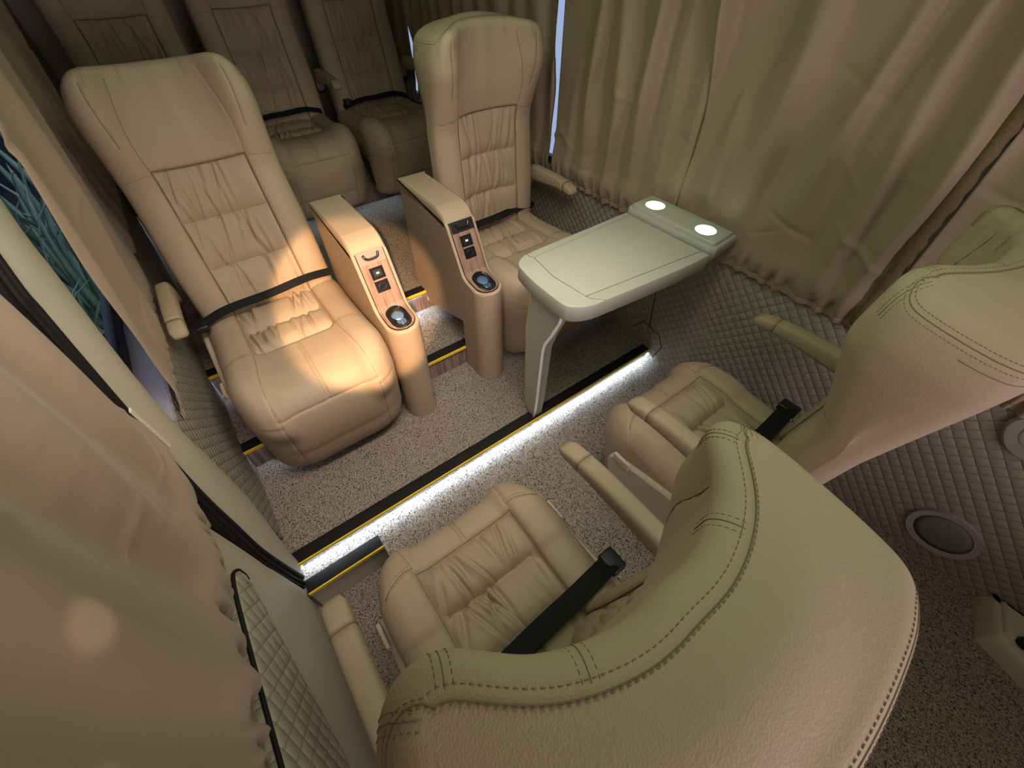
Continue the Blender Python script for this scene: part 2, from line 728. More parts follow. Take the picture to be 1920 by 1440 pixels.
    # cross seams over the front band of the head
    for fx in (-.93, -.70, -.34, .34, .70, .93):
        k = int(np.argmin(np.abs(top[:NF + 1, 0] / _hw(BL) - fx)))
        for off in (-.006, 0, .006):
            line = []
            for a in np.linspace(-30, 90, 13):
                if a < 0:
                    z = base + .026 * a / 30
                    rr = inset(back_ring(z), -.0002)
                else:
                    z = base + rad * math.sin(R(a))
                    rr = inset_s(back_ring(z), max(1e-6, rad * (1 - math.cos(R(a))))) 
                t = rr[(k + 1) % n] - rr[k - 1]
                t /= np.linalg.norm(t)
                p = rr[k] + t * off
                line.append((p[0], p[1], z))
            if off == 0:
                mb.add(tube(line, .0006, 5), 1)
            else:
                mb.add(dashes(line, .0036, .002, .0005), 1)
    # head panel seams as dark thread tubes, also painting shade into the grooves
    def fd(x, s):
        return float(front_depth(np.array([x]), s)[0])
    for sx in (-1, 1):
        l1, l2 = [], []
        for s in np.linspace(IN1 + .004, BL - .035, 40):
            x1 = INX + .010 * math.sin(min(1, max(0, (s - IN1) / .28)) * PI) - .026 * float(sstep(.56, .81, s))
            l1.append((sx * x1, fd(sx * x1, s) + .0022, s))
            x2 = float(_hw(s)) * (.74 + .02 * math.sin(s * 9))
            if s > IN1 + .06:
                l2.append((sx * x2, fd(sx * x2, s) + .0022, s))
        mb.add(tube(l1, .0009, 5), 1)
        mb.add(tube(l2, .0009, 5), 1)
        l3 = []
        for x in np.linspace(INX + .004, .215, 14):
            sc = IN1 - .01 - (x - INX) * .10
            l3.append((sx * x, fd(sx * x, sc) + .0018, sc))
        mb.add(tube(l3, .0006, 5), 1)
    for s in (IN0, IN1):  # dark tubes paint shade into the insert border groove too
        mb.add(tube([(x, fd(x, s) + .004, s) for x in np.linspace(-INX, INX, 30)], .0018, 5), 1)
    for sx in (-1, 1):
        mb.add(tube([(sx * INX, fd(sx * INX, s) + .004, s) for s in np.linspace(IN0, IN1, 50)], .0018, 5), 1)
    VV = np.array(mb.V)
    VV[:, 2] -= .042 * np.clip(np.abs(VV[:, 0]) / .235, 0, 1.1) ** 2.6 * sstep(.60, BL, VV[:, 2])
    mb.V = VV.tolist()
    return mb.build('backrest', [M['leather'], M['thread']], parent, smooth=True)


def ruche(X, T, hx, rows, seed, amp):
    """height of a gathered cushion panel; X in [-hx,hx], T along the rows (0..1 over the panel)"""
    rs = np.random.RandomState(seed)
    edge = (1 - np.abs(X / hx) ** 8) ** 0.5
    h = np.zeros_like(X)
    for r0, r1 in zip(rows[:-1], rows[1:]):
        inr = (T >= r0) & (T <= r1)
        u = np.clip((T - r0) / (r1 - r0), 0, 1)
        puff = (1 - np.abs(2 * u - 1) ** 3.5)
        hh = puff * 1.0
        for c in range(9):
            xc = rs.uniform(-hx * .9, hx * .9)
            slant = rs.uniform(-.35, .35) * hx
            w = rs.uniform(.004, .009)
            top = rs.rand() < .5
            fade = (1 - u) if top else u
            fade = np.clip(.15 + fade * 1.1, 0, 1)
            dd = X - (xc + slant * (u - .5))
            hh = hh - rs.uniform(.18, .5) * fade * np.exp(-(dd / w) ** 2) * sstep(0, .1, puff)
            hh = hh + .18 * fade * np.exp(-((dd - w * 1.8) / (w * 1.4)) ** 2)
        h = np.where(inr, hh, h)
    return amp * edge * h


def make_back_insert(parent, seed):
    ns, nx = 130, 90
    sv = np.linspace(IN0 + .004, IN1 - .004, ns)
    xv = np.linspace(-INX + .004, INX - .004, nx)
    P = np.zeros((ns, nx, 3))
    for i, s in enumerate(sv):
        P[i, :, 0] = xv
        P[i, :, 1] = front_depth(xv, s)
        P[i, :, 2] = s
    X = P[:, :, 0]
    T = (P[:, :, 2] - IN0) / (IN1 - IN0)
    h = ruche(X, T, INX, ROWS, seed, .017)
    P[:, :, 1] += .012 - h
    mb = MB().add(grid(P))
    for t in ROWS[1:-1]:
        i = int(t * (ns - 1))
        for off in (-.004, .004):
            z = sv[i] + off
            mb.add(dashes([(x, front_depth(np.array([x]), z)[0] + .010, z) for x in xv[2:-2:3]], .005, .003, .0007), 1)
    return mb.build('backrest_panel', [M['leather'], M['thread']], parent, smooth=True)


def cushion_profile(front, drop, tilt=0.0):
    """side profile (y,z): back top -> front -> underside; front is the forward edge (negative y)"""
    f = front
    c = [(.03, .405), (-.10, .410), (-.20, .416), (f + .20, .428), (f + .12, .432), (f + .055, .420), (f + .015, .385),
         (f + .001, .33), (f + .004, .33 - drop * .4), (f + .022, .33 - drop * .8), (f + .055, .33 - drop),
         (f + .10, .33 - drop * .92), (f + .13, .33 - drop * .55), (f + .17, .285), (-.10, .27), (.03, .28)]
    return catmull(c, 12)


def make_cushion(parent, front, drop, ins_y, hw=.25, seed=3):
    pr = cushion_profile(front, drop)
    n = len(pr)
    seg = np.r_[0, np.cumsum(np.linalg.norm(np.diff(pr, axis=0), axis=1))]
    t = np.roll(pr, -1, 0) - np.roll(pr, 1, 0)
    t /= np.linalg.norm(t, axis=1)[:, None]
    nrm = np.stack([-t[:, 1], t[:, 0]], 1)
    A = 0.5 * np.sum(pr[:, 0] * np.roll(pr[:, 1], -1) - np.roll(pr[:, 0], -1) * pr[:, 1])
    if A > 0:
        nrm = -nrm
    kf = int(np.argmin(pr[:, 0]))            # foremost point
    klow = int(np.argmin(pr[:, 1]))
    topk = np.arange(n) <= klow
    p_ins = np.interp(ins_y, pr[:kf, 0][::-1], seg[:kf][::-1])
    p_front = seg[kf]
    p_low = seg[klow]
    c1 = p_ins + (p_front - p_ins) * .80
    c2 = p_front + (p_low - p_front) * .45
    xs = np.linspace(-hw + .045, hw - .045, 110)
    rings = []
    rad = .045

    def disp(x):
        d = np.zeros(n)
        ax = abs(x)
        bol = float(sstep(.105, .165, ax)) * (1 - float(sstep(.19, .26, ax)) * .6)
        d += topk * .026 * bol * (1 - sstep(p_front - .05, p_front + .05, seg))
        # puffs between the seams
        d += topk * .007 * np.sin(np.clip((seg - p_ins) / (c1 - p_ins), 0, 1) * PI) * (1 - .5 * gr(x, .03))
        d += topk * .006 * np.sin(np.clip((seg - c1) / (c2 - c1), 0, 1) * PI)
        # recess under the gathered panel
        d -= topk * .016 * sstep(-.004, .010, p_ins - seg) * sstep(-.004, .008, .14 - ax)
        # seams
        xb = .14 + .02 * sstep(p_ins, c1, seg)
        d -= topk * .0035 * gr(ax - xb, .004) * sstep(p_ins - .15, p_ins, seg)
        d -= topk * .0035 * gr(seg - p_ins, .004) * (ax < .15)
        d -= topk * .0035 * gr(seg - (p_ins + .015 + .12 * (ax - .14)), .004) * sstep(.14, .15, ax)
        d -= topk * .0035 * gr(seg - c1, .004) * (ax < .165)
        d -= topk * .0030 * gr(seg - c2, .004) * (ax < .18)
        d -= topk * .0030 * gr(seg - (c1 + .02), .004) * (ax > .155)
        d -= topk * .0035 * gr(x, .004) * sstep(p_ins, p_ins + .004, seg) * (1 - sstep(c1, c1 + .004, seg))
        return d

    def ring(x, ins=0.0):
        q = pr + nrm * disp(x)[:, None]
        q[:, 0] += .075 * max(0, (abs(x) - .10) / .15) ** 2.4 * (1 - sstep(front + .02, front + .24, q[:, 0]))
        if ins:
            q = q - nrm * ins
        return np.c_[np.full(n, x), q]
    for a in np.linspace(90, 10, 9):
        rings.append(ring(-hw + rad - rad * math.sin(R(a)), rad * (1 - math.cos(R(a)))))
    for x in xs:
        rings.append(ring(x))
    for a in np.linspace(10, 90, 9):
        rings.append(ring(hw - rad + rad * math.sin(R(a)), rad * (1 - math.cos(R(a)))))
    mb = MB().add(loft(rings, True, True))

    def on(x, p, lift=.0006):
        q = np.array([np.interp(p, seg[:klow], pr[:klow, k]) for k in (0, 1)])
        nn = np.array([np.interp(p, seg[:klow], nrm[:klow, k]) for k in (0, 1)])
        dd = np.interp(p, seg[:klow], disp(x)[:klow])
        q = q + nn * (dd + lift)
        q[0] += .075 * max(0, (abs(x) - .10) / .15) ** 2.4 * float(1 - sstep(front + .02, front + .24, q[0]))
        return (x, q[0], q[1])
    for sx in (-1, 1):  # dark seam tubes, standing in for shade the shallow grooves lack
        ps = np.linspace(.03, c2 + .06, 50)
        mb.add(tube([on(sx * (.14 + .02 * float(sstep(p_ins, c1, p))), p, .0001) for p in ps], .0010, 5), 1)
        mb.add(tube([on(sx * v, p_ins + .015 + .12 * (v - .14), .0001) for v in np.linspace(.142, .225, 14)], .0009, 5), 1)
        mb.add(tube([on(sx * v, c1 + .02, .0001) for v in np.linspace(.161, .225, 12)], .0009, 5), 1)
    mb.add(tube([on(v, p_ins, .0001) for v in np.linspace(-.14, .14, 36)], .0010, 5), 1)
    mb.add(tube([on(v, c1, .0001) for v in np.linspace(-.16, .16, 36)], .0009, 5), 1)
    mb.add(tube([on(v, c2, .0001) for v in np.linspace(-.17, .17, 36)], .0009, 5), 1)
    mb.add(tube([on(0, p, .0001) for p in np.linspace(p_ins, c1, 20)], .0009, 5), 1)
    # stitches beside the seams
    for sx in (-1, 1):
        for off in (-.006, .006):
            xx = [sx * v for v in np.linspace(.146, .205, 8)]
            mb.add(dashes([on(x, p_ins + .015 + .12 * (abs(x) - .14) + off) for x in xx], .005, .003, .0007), 1)
    for off in (-.006, .006):
        mb.add(dashes([on(off, p) for p in np.linspace(p_ins + .006, c1 - .004, 14)], .005, .003, .0007), 1)
        mb.add(dashes([on(x, c1 + .02 + off) for x in np.linspace(.165, .215, 8)], .005, .003, .0007), 1)
        mb.add(dashes([on(-x, c1 + .02 + off) for x in np.linspace(.165, .215, 8)], .005, .003, .0007), 1)
        mb.add(dashes([on(x, c2 + off) for x in np.linspace(-.17, .17, 30)], .005, .003, .0007), 1)
    # the gathered panel itself
    mb.build('seat_cushion', [M['leather'], M['thread']], parent, smooth=True)
    ny, nx = 110, 100
    pv = np.linspace(seg[0] + .004, p_ins - .003, ny)
    xv = np.linspace(-.137, .137, nx)
    P = np.zeros((ny, nx, 3))
    P[:, :, 0] = xv
    P[:, :, 1] = np.interp(pv, seg[:kf], pr[:kf, 0])[:, None]
    P[:, :, 2] = np.interp(pv, seg[:kf], pr[:kf, 1])[:, None]
    depth = p_ins
    T = np.repeat(((pv - pv[0]) / (pv[-1] - pv[0]))[:, None], nx, 1)
    nr = max(2, int(round(depth / .14)))
    rows = list(np.linspace(0, 1, nr + 1))
    h = ruche(P[:, :, 0], T, .14, rows, seed + 50, .026)
    P[:, :, 2] += h - .014
    mi = MB().add(grid(P))
    for r in rows[1:-1]:
        p = pv[0] + r * (pv[-1] - pv[0])
        for off in (-.004, .004):
            y = np.interp(p + off, seg[:kf], pr[:kf, 0])
            z = np.interp(p + off, seg[:kf], pr[:kf, 1])
            mi.add(dashes([(x, y, z - .012) for x in xv[3:-3:4]], .005, .003, .0008), 1)
    mi.build('seat_panel', [M['leather'], M['thread']], parent, smooth=True)
    return pr


def make_armrest(parent, side, x, z, y_tip, y_root, label=None, rise=0.0):
    """padded armrest from its root by the backrest to the tip"""
    pts, L = [], y_root - y_tip
    rings = []
    N = 22
    for i in range(N + 1):
        u = i / N
        y = y_root - L * u
        zt = z + rise * (1 - u) - .020 * max(0, (u - .55) / .45) ** 2 - .05 * max(0, (.12 - u) / .12) ** 2
        th = .075 - .040 * u
        hw = .024
        e = 1.0
        if u > .93:
            e = math.sqrt(max(.02, 1 - ((u - .93) / .07) ** 2 * .9))
        ring = []
        for k in range(20):
            a = 2 * PI * k / 20
            cx, cz = math.cos(a), math.sin(a)
            px = math.copysign(abs(cx) ** .6, cx) * hw * (.55 + .45 * e)
            pz = math.copysign(abs(cz) ** .6, cz) * th / 2 * e
            ring.append((x + px, y, zt - th / 2 + pz))
        rings.append(ring)
    ntip = int(N * .84)
    o = mk('armrest', *loft(rings[:ntip + 1]), M['leather'], parent)
    if label:
        o['label'] = label
    tip = mk('armrest_tip', *loft(rings[ntip:]), M['leather'], o)
    # dark joint between pad and tip
    r0 = [(px, py, pz) for px, py, pz in rings[ntip]]
    mk('joint_seam', *tube(r0, .0012, 5, True), M['thread'], o)
    return o


def make_sidecover(parent, sx, front):
    """plastic valance beside the cushion with a recline lever"""
    x0 = sx * .232
    x1 = sx * .262
    prof = [(.08, .34), (.0, .335), (-.12, .315), (-.22, .295), (-.30, .275), (-.335, .27), (-.35, .235), (-.33, .17), (-.25, .12),
            (-.10, .095), (.05, .09), (.09, .15)]
    P = catmull(prof, 4)
    rings = [np.c_[np.full(len(P), x), P] for x in (min(x0, x1), max(x0, x1))]
    ri = inset(P, .006)
    outer = np.c_[np.full(len(P), x1 + sx * .005), ri]
    rr = rings + [outer] if sx > 0 else [outer] + rings
    o = mk('side_cover', *loft(rr), M['plastic'], parent, smooth='auto')
    mk('recline_lever', *bbox(min(x1, x1 + sx * .012), max(x1, x1 + sx * .012), -.33, -.265, .262, .300, .005),
       M['plastic'], o, smooth='auto')
    return o


def make_seat(front, drop, ins_y, recline, seed, arms, covers=(-1, 1), foot=0.0, py=-.30, cov_dz=0.0, py2=.05, cov_sz=1.0):
    root = empty('passenger_seat')
    make_cushion(root, front, drop, ins_y, seed=seed)
    br = make_backrest(root)
    make_back_insert(br, seed + 7)
    br.location = (0, 0, .36)
    br.rotation_euler = (R(-recline), 0, 0)
    for a in arms:
        make_armrest(root, **a)
    for sx in covers:
        cv = make_sidecover(root, sx, front)
        cv.location.z = cov_dz
        cv.scale.z = cov_sz
    mb = MB()
    mb.add(bbox(-.20, .20, py, py2, foot + .06, .285, .012, 2))
    mb.add(bbox(-.20, -.15, py, py2, foot, foot + .07, .006, 2))
    mb.add(bbox(.15, .20, py, py2, foot, foot + .07, .006, 2))
    mb.build('pedestal', M['metalseat'], root)
    return root


def belt(parent, pts, width, buckle_at, bl_rot=0.0, tongue=True, wdir=(0, 1, 0.2)):
    P = catmull(pts, 8, False)
    b = mk('seat_belt', *ribbon(P, wdir, width, .0022), M['web'], parent, smooth='auto')
    x, y, z = buckle_at
    mk('buckle', *bbox(x - .022, x + .022, y - .030, y + .030, z - .012, z + .014, .006), M['black'], b, smooth='auto')
    return b


# far pair, facing the camera -------------------------------------------------
FARF = -.56
far_l = make_seat(FARF, .27, -.27, 24, 11,
                  [dict(side=-1, x=-.285, z=.585, y_tip=-.22, y_root=.10)], (-1,), .105, -.285, .16, -.015, .70)
far_l.location = (.045, 1.585, 0)
tag(far_l, 'reclined beige leather seat by the left window with sunlit patch', 'seat', 'leather passenger seats')
belt(far_l, [(-.245, -.045, .455), (-.15, -.05, .482), (0, -.045, .484), (.14, -.03, .486), (.235, -.005, .465)], .030,
     (-.245, -.045, .45), wdir=(0, 1, .7))

far_r = make_seat(FARF, .27, -.27, 3, 12, [dict(side=1, x=.285, z=.625, y_tip=-.26, y_root=.06)], (1,), .105, -.285, .16, -.015, .70)
far_r.location = (1.042, 1.585, 0)
tag(far_r, 'upright beige leather seat behind the fold-out table', 'seat', 'leather passenger seats')
belt(far_r, [(-.235, -.04, .455), (-.12, -.06, .478), (0, -.055, .478), (.14, -.04, .478), (.25, -.01, .455)], .040,
     (.255, .03, .44))

# near pair, backs to the camera -----------------------------------------------
NEARF = -.44
near_l = make_seat(NEARF, .22, -.345, 8, 13,
                   [dict(side=-1, x=-.290, z=.68, y_tip=-.32, y_root=.06),
                    dict(side=1, x=.290, z=.68, y_tip=-.32, y_root=.06)], (-1, 1), .05, -.26, .06)
near_l.location = (.150, .06, -.10)
near_l.rotation_euler = (0, 0, PI)
tag(near_l, 'nearest beige leather seat, seen over its winged headrest, beside the door', 'seat', 'leather passenger seats')
belt(near_l, [(.245, -.05, .415), (.14, -.06, .442), (0, -.07, .446), (-.14, -.075, .452), (-.265, -.085, .435)], .050,
     (-.268, -.085, .425))

near_r = copy_tree(near_l)
near_r.location = (.968, .06, -.10)
tag(near_r, 'front beige leather seat by the right wall, seen from its side', 'seat', 'leather passenger seats')

# rear row ----------------------------------------------------------------------
rear = make_seat(-.50, .24, -.25, 14, 14, [dict(side=1, x=.277, z=.63, y_tip=-.24, y_root=.08)], (), .23, -.195)
rear.scale = (.95, 1, 1)
tag(rear, 'dim leather seat in the middle of the rear row', 'seat', 'leather passenger seats')
rear.location = (.555, 2.84, .22)
belt(rear, [(-.21, -.05, .455), (-.1, -.065, .478), (0, -.06, .478), (.12, -.05, .478), (.21, -.04, .455)], .03, (-.18, -.055, .475), wdir=(0, 1, .7))
r2 = copy_tree(rear)
r2.location = (.03, 2.84, .22)
tag(r2, 'dim rear-row leather seat at the left, behind the reclined seat', 'seat', 'leather passenger seats')
r3 = copy_tree(rear)
r3.location = (1.08, 2.84, .22)
tag(r3, 'dim rear-row leather seat by the right wall curtain', 'seat', 'leather passenger seats')

# ------------------------------------------------------------------ floor and steps


def struct(name, VF, mat, smooth='auto', parent=None, **k):
    o = mk(name, VF[0], VF[1], mat, parent, smooth=smooth, **k)
    if parent is None:
        o['kind'] = 'structure'
    return o


XL, XR = -.29, 1.414
fl = MB().add(bbox(-.03, XR + .05, -1.9, .80, -.30, -.05)).add(bbox(XL - .01, -.03, .715, .80, -.30, -.05))
fl.add(bbox(XL - .11, -.03, -1.9, .715, -.40, -.20))
fl.build('floor', M['carpet'])['kind'] = 'structure'
struct('floor.001', bbox(XL - .02, XR + .05, .80, 1.25, -.30, 0), M['carpet'])
struct('floor.002', bbox(XL - .02, XR + .05, 1.25, 1.59, -.30, .105), M['carpet'])
struct('floor.003', bbox(XL - .02, XR + .05, 1.59, 2.60, -.30, .21), M['carpet'])
struct('floor.004', bbox(XL - .02, XR + .05, 2.60, 3.60, -.30, .45), M['carpet'])
# wood risers
struct('trim_1', bbox(XL, XR, 1.245, 1.252, 0, .10), M['wood'])
struct('trim_2', bbox(XL, XR, 1.585, 1.592, .105, .205), M['wood'])
struct('trim_3', bbox(XL, XR, 2.595, 2.602, .21, .445), M['wood'])
struct('trim_4', bbox(XL, -.03, .708, .716, -.20, -.055), M['cream'])


def nosing(y, z, x0, x1, label, leds, over=.012):
    o = empty('step_nosing', ((x0 + x1) / 2, y, z))
    tag(o, label, 'step edge', 'step edges across the floor')
    w = (x1 - x0) / 2
    mb = MB().add(bbox(-w, w, -over, .034, 0, .005, .0015, 2)).add(bbox(-w, w, -over, -over + .005, -.016, .004, .001, 1))
    mb.build('rubber_edge', M['rubber'], o)
    mk('yellow_stripe', *bbox(-w, w, -over - .004, -over + .002, -.010, .0045, .001, 1), M['yellow'], o, smooth='auto')
    for a, b, m in leds:
        mk('led_strip', *bbox(a - (x0 + x1) / 2, b - (x0 + x1) / 2, -.0062, -.0008, -.0145, -.0125), M[m], o, smooth='auto')
    return o


nosing(.80, 0.0, XL, XR, 'black step edge with thin yellow line and bright light beneath, below the table', [(XL + .01, XR - .01, 'led')])
nosing(1.25, .105, XL, XR, 'black and yellow step edge running under the far pair of seats', [(XL + .01, .02, 'ledsoft'), (.86, XR - .01, 'ledsoft')])
nosing(1.59, .21, XL, XR, 'black and yellow upper step edge seen between the two consoles', [(XL + .01, .28, 'led'), (.44, .645, 'ledbright'), (.80, XR - .01, 'led')])
nosing(2.60, .45, XL, XR, 'black and yellow step edge below the rear row of seats', [(XL + .01, XR - .01, 'led')])
nosing(.715, -.05, XL, -.03, 'short black and yellow sill edge at the door stepwell', [])

# ------------------------------------------------------------------ walls
struct('wall_right', bbox(XR, XR + .06, -1.9, 3.6, -.30, .60), M['quilt'])
_w = bpy.data.objects['wall_right']
mk('panel_seam', *tube([(XR - .0005, .862, .56), (XR - .0005, .845, .30), (XR - .0005, .826, .12)], .0018, 6), M['rubber'], _w)
mk('panel_seam', *tube([(XR - .0005, .908, .068), (XR - .0005, .862, .128), (XR - .0005, .765, .110), (XR - .0005, .732, .055), (XR - .0005, .760, -.03)], .0018, 6), M['rubber'], _w)
wr = MB().add(bbox(XR, XR + .06, -1.9, 3.6, 1.52, 1.72))
wr.add(bbox(XR, XR + .06, .09, .24, .60, 1.52))
for y in (-1.1, .80, 1.50, 2.35, 3.3):
    wr.add(bbox(XR, XR + .06, y, y + .06 if y != 1.50 else 1.53, .60, 1.52))
wr.build('wall_right_upper', M['cream'])['kind'] = 'structure'
for i, (a, b) in enumerate(((-1.04, .80), (.86, 1.50), (1.53, 2.35), (2.41, 3.3))):
    w = struct('window_%d' % (i + 1), bbox(XR + .035, XR + .039, a, b, .60, 1.52), M['glass'])
    mb = MB()
    mb.add(bbox(XR + .025, XR + .05, a, b, .60, .63)).add(bbox(XR + .025, XR + .05, a, b, 1.49, 1.52))
    mb.add(bbox(XR + .025, XR + .05, a, a + .03, .63, 1.49)).add(bbox(XR + .025, XR + .05, b - .03, b, .63, 1.49))
    mb.build('window_frame', M['winframe'], w)
struct('trim_5', bbox(XR - .006, XR + .01, -.62, 2.6, .574, .586, .003, 2), M['quilt'])
struct('ceiling', bbox(XL - .1, XR + .1, -1.9, 3.6, 1.70, 1.76), M['ceiling'])
struct('wall_rear', bbox(XL - .1, XR + .1, 3.45, 3.55, -.3, 1.75), M['cream'])
struct('front_shade_partition', bbox(XL - .05, XR + .05, -1.16, -1.08, -.30, .80, .02, 2), M['cream'])  # unseen partition, added to keep windscreen light off the front floor
# left wall behind the pillar
struct('wall_left', bbox(XL - .05, XL, .90, 3.6, -.30, .58), M['quilt'])
wl = MB().add(bbox(XL - .10, XL - .04, .90, 3.6, 1.46, 1.72)).add(bbox(XL - .12, XL - .03, 2.55, 3.6, .58, 1.46))
wl.build('wall_left_upper', M['cream'])['kind'] = 'structure'
w5 = struct('window_5', bbox(XL - .085, XL - .081, 1.0, 2.55, .60, 1.46), M['glass'])
mb = MB().add(bbox(XL - .10, XL - .07, 1.0, 2.55, .575, .625, .006, 2)).add(bbox(XL - .10, XL - .07, 2.0, 2.04, .60, 1.46))
mb.add(bbox(XL - .10, XL - .07, 1.0, 2.55, 1.44, 1.47)).add(bbox(XL - .10, XL - .07, .99, 1.03, .60, 1.46))
mb.build('window_frame', M['winframe'], w5)
mk('window_sill', *bbox(XL - .072, XL - .002, .98, 2.55, .55, .582, .008, 2), M['sill'], w5, smooth='auto')

# pillar beside the door
seal_c = [(1.03, 1.22), (.885, 1.033), (.862, .98), (.825, .878), (.782, .745), (.735, .56), (.722, .42), (.712, .29), (.728, .12), (.755, -.05), (.79, -.20)]
inner = [(1.26, 1.22), (1.12, 1.05), (1.075, .95), (1.01, .82), (.965, .70), (.95, .58), (.945, .42), (.938, .25), (.87, .12), (.812, .04), (.80, -.20)]
A = catmull([(y + .018, z) for y, z in seal_c], 6, False)
B = catmull(inner, 6, False)
nu = 18
P = np.zeros((len(A), nu, 3))
for j in range(nu):
    u = j / (nu - 1)
    P[:, j, 1] = A[:, 0] * (1 - u) + B[:, 0] * u
    P[:, j, 2] = A[:, 1] * (1 - u) + B[:, 1] * u
    P[:, j, 0] = XL - .018 + .034 * (math.sin(PI * min(1, .06 + u * .80)) ** .6) - .05 * max(0, (u - .8) / .2) ** 2 * sstep(.50, .62, P[:, j, 2])
o = struct('trim_6', grid(P), M['cream'], smooth=True)
md = o.modifiers.new('thick', 'SOLIDIFY')
md.thickness = .03
md.offset = -1 if o.data.polygons[0].normal.x > 0 else 1
struct('trim_7', bbox(XL - .14, XL - .11, -1.9, 1.5, -.90, .56), M['rubber'])
# rubber seal down the door opening
sc = catmull([(XL - .012, y, z) for y, z in seal_c], 6, False)
mb = MB().add(ribbon(sc, (0, 1, 0), .052, .020))
mb.add(tube([(x + .012, y + .012, z) for x, y, z in sc], .008, 8))
mb.add(tube([(x + .012, y - .012, z) for x, y, z in sc], .006, 8))
o = mb.build('door_seal', M['rubber'])
tag(o, 'black rubber door seal curving down the pillar', 'seal')

# sliding door
dr = empty('door_1', (XL, .1, 0))
dr['kind'] = 'structure'
ny, nz = 60, 40
P = np.zeros((ny, nz, 3))
for i in range(ny):
    for j in range(nz):
        z = -.42 + 1.04 * j / (nz - 1)
        yf = np.interp(z, [-.42, -.05, .12, .29, .42, .56, .62], [.76, .735, .705, .690, .700, .712, .72]) + .012
        y = -1.6 + (yf + 1.6) * (i / (ny - 1)) ** .8
        P[i, j] = (XL - .026 + .030 * math.sin(PI * min(1, max(0, (z + .28) / .9))) - .02 * sstep(yf - .03, yf, y), y - .1 - 0, z)
P[:, :, 0] -= XL
o = mk('door_panel', *grid(P), M['cream'], dr)
md = o.modifiers.new('thick', 'SOLIDIFY')
md.thickness = .03
md.offset = -1 if o.data.polygons[0].normal.x > 0 else 1
# quilted insert of the door
pts = [(.57, .50), (.575, .475), (.555, .44), (.40, .335), (.20, .20), (-.10, .08), (-.5, .05), (-.5, .535), (-.1, .54), (.20, .545), (.45, .540), (.54, .528)]
ol = catmull(pts, 6)
mb = MB()
rings = []
for ins, x in ((0, -.010), (0, .004), (.004, .008), (.012, .010), (.03, .011)):
    q = inset(ol, ins)
    rings.append(np.c_[np.full(len(q), x), q[:, 0] - .1, q[:, 1]])
mb.add(loft(rings))
mb.build('quilted_insert', M['quiltdoor'], dr)
ot = np.roll(ol, -42, 0)[:42]
mk('insert_piping', *tube(np.c_[np.full(len(ot), .005), ot[:, 0] - .1, ot[:, 1]], .004, 6), M['rubber'], dr)
up = mk('door_upper', *bbox(-.07, -.045, -1.7, .66, .60, 1.68), M['cream'], dr, smooth='auto')

# ------------------------------------------------------------------ curtains


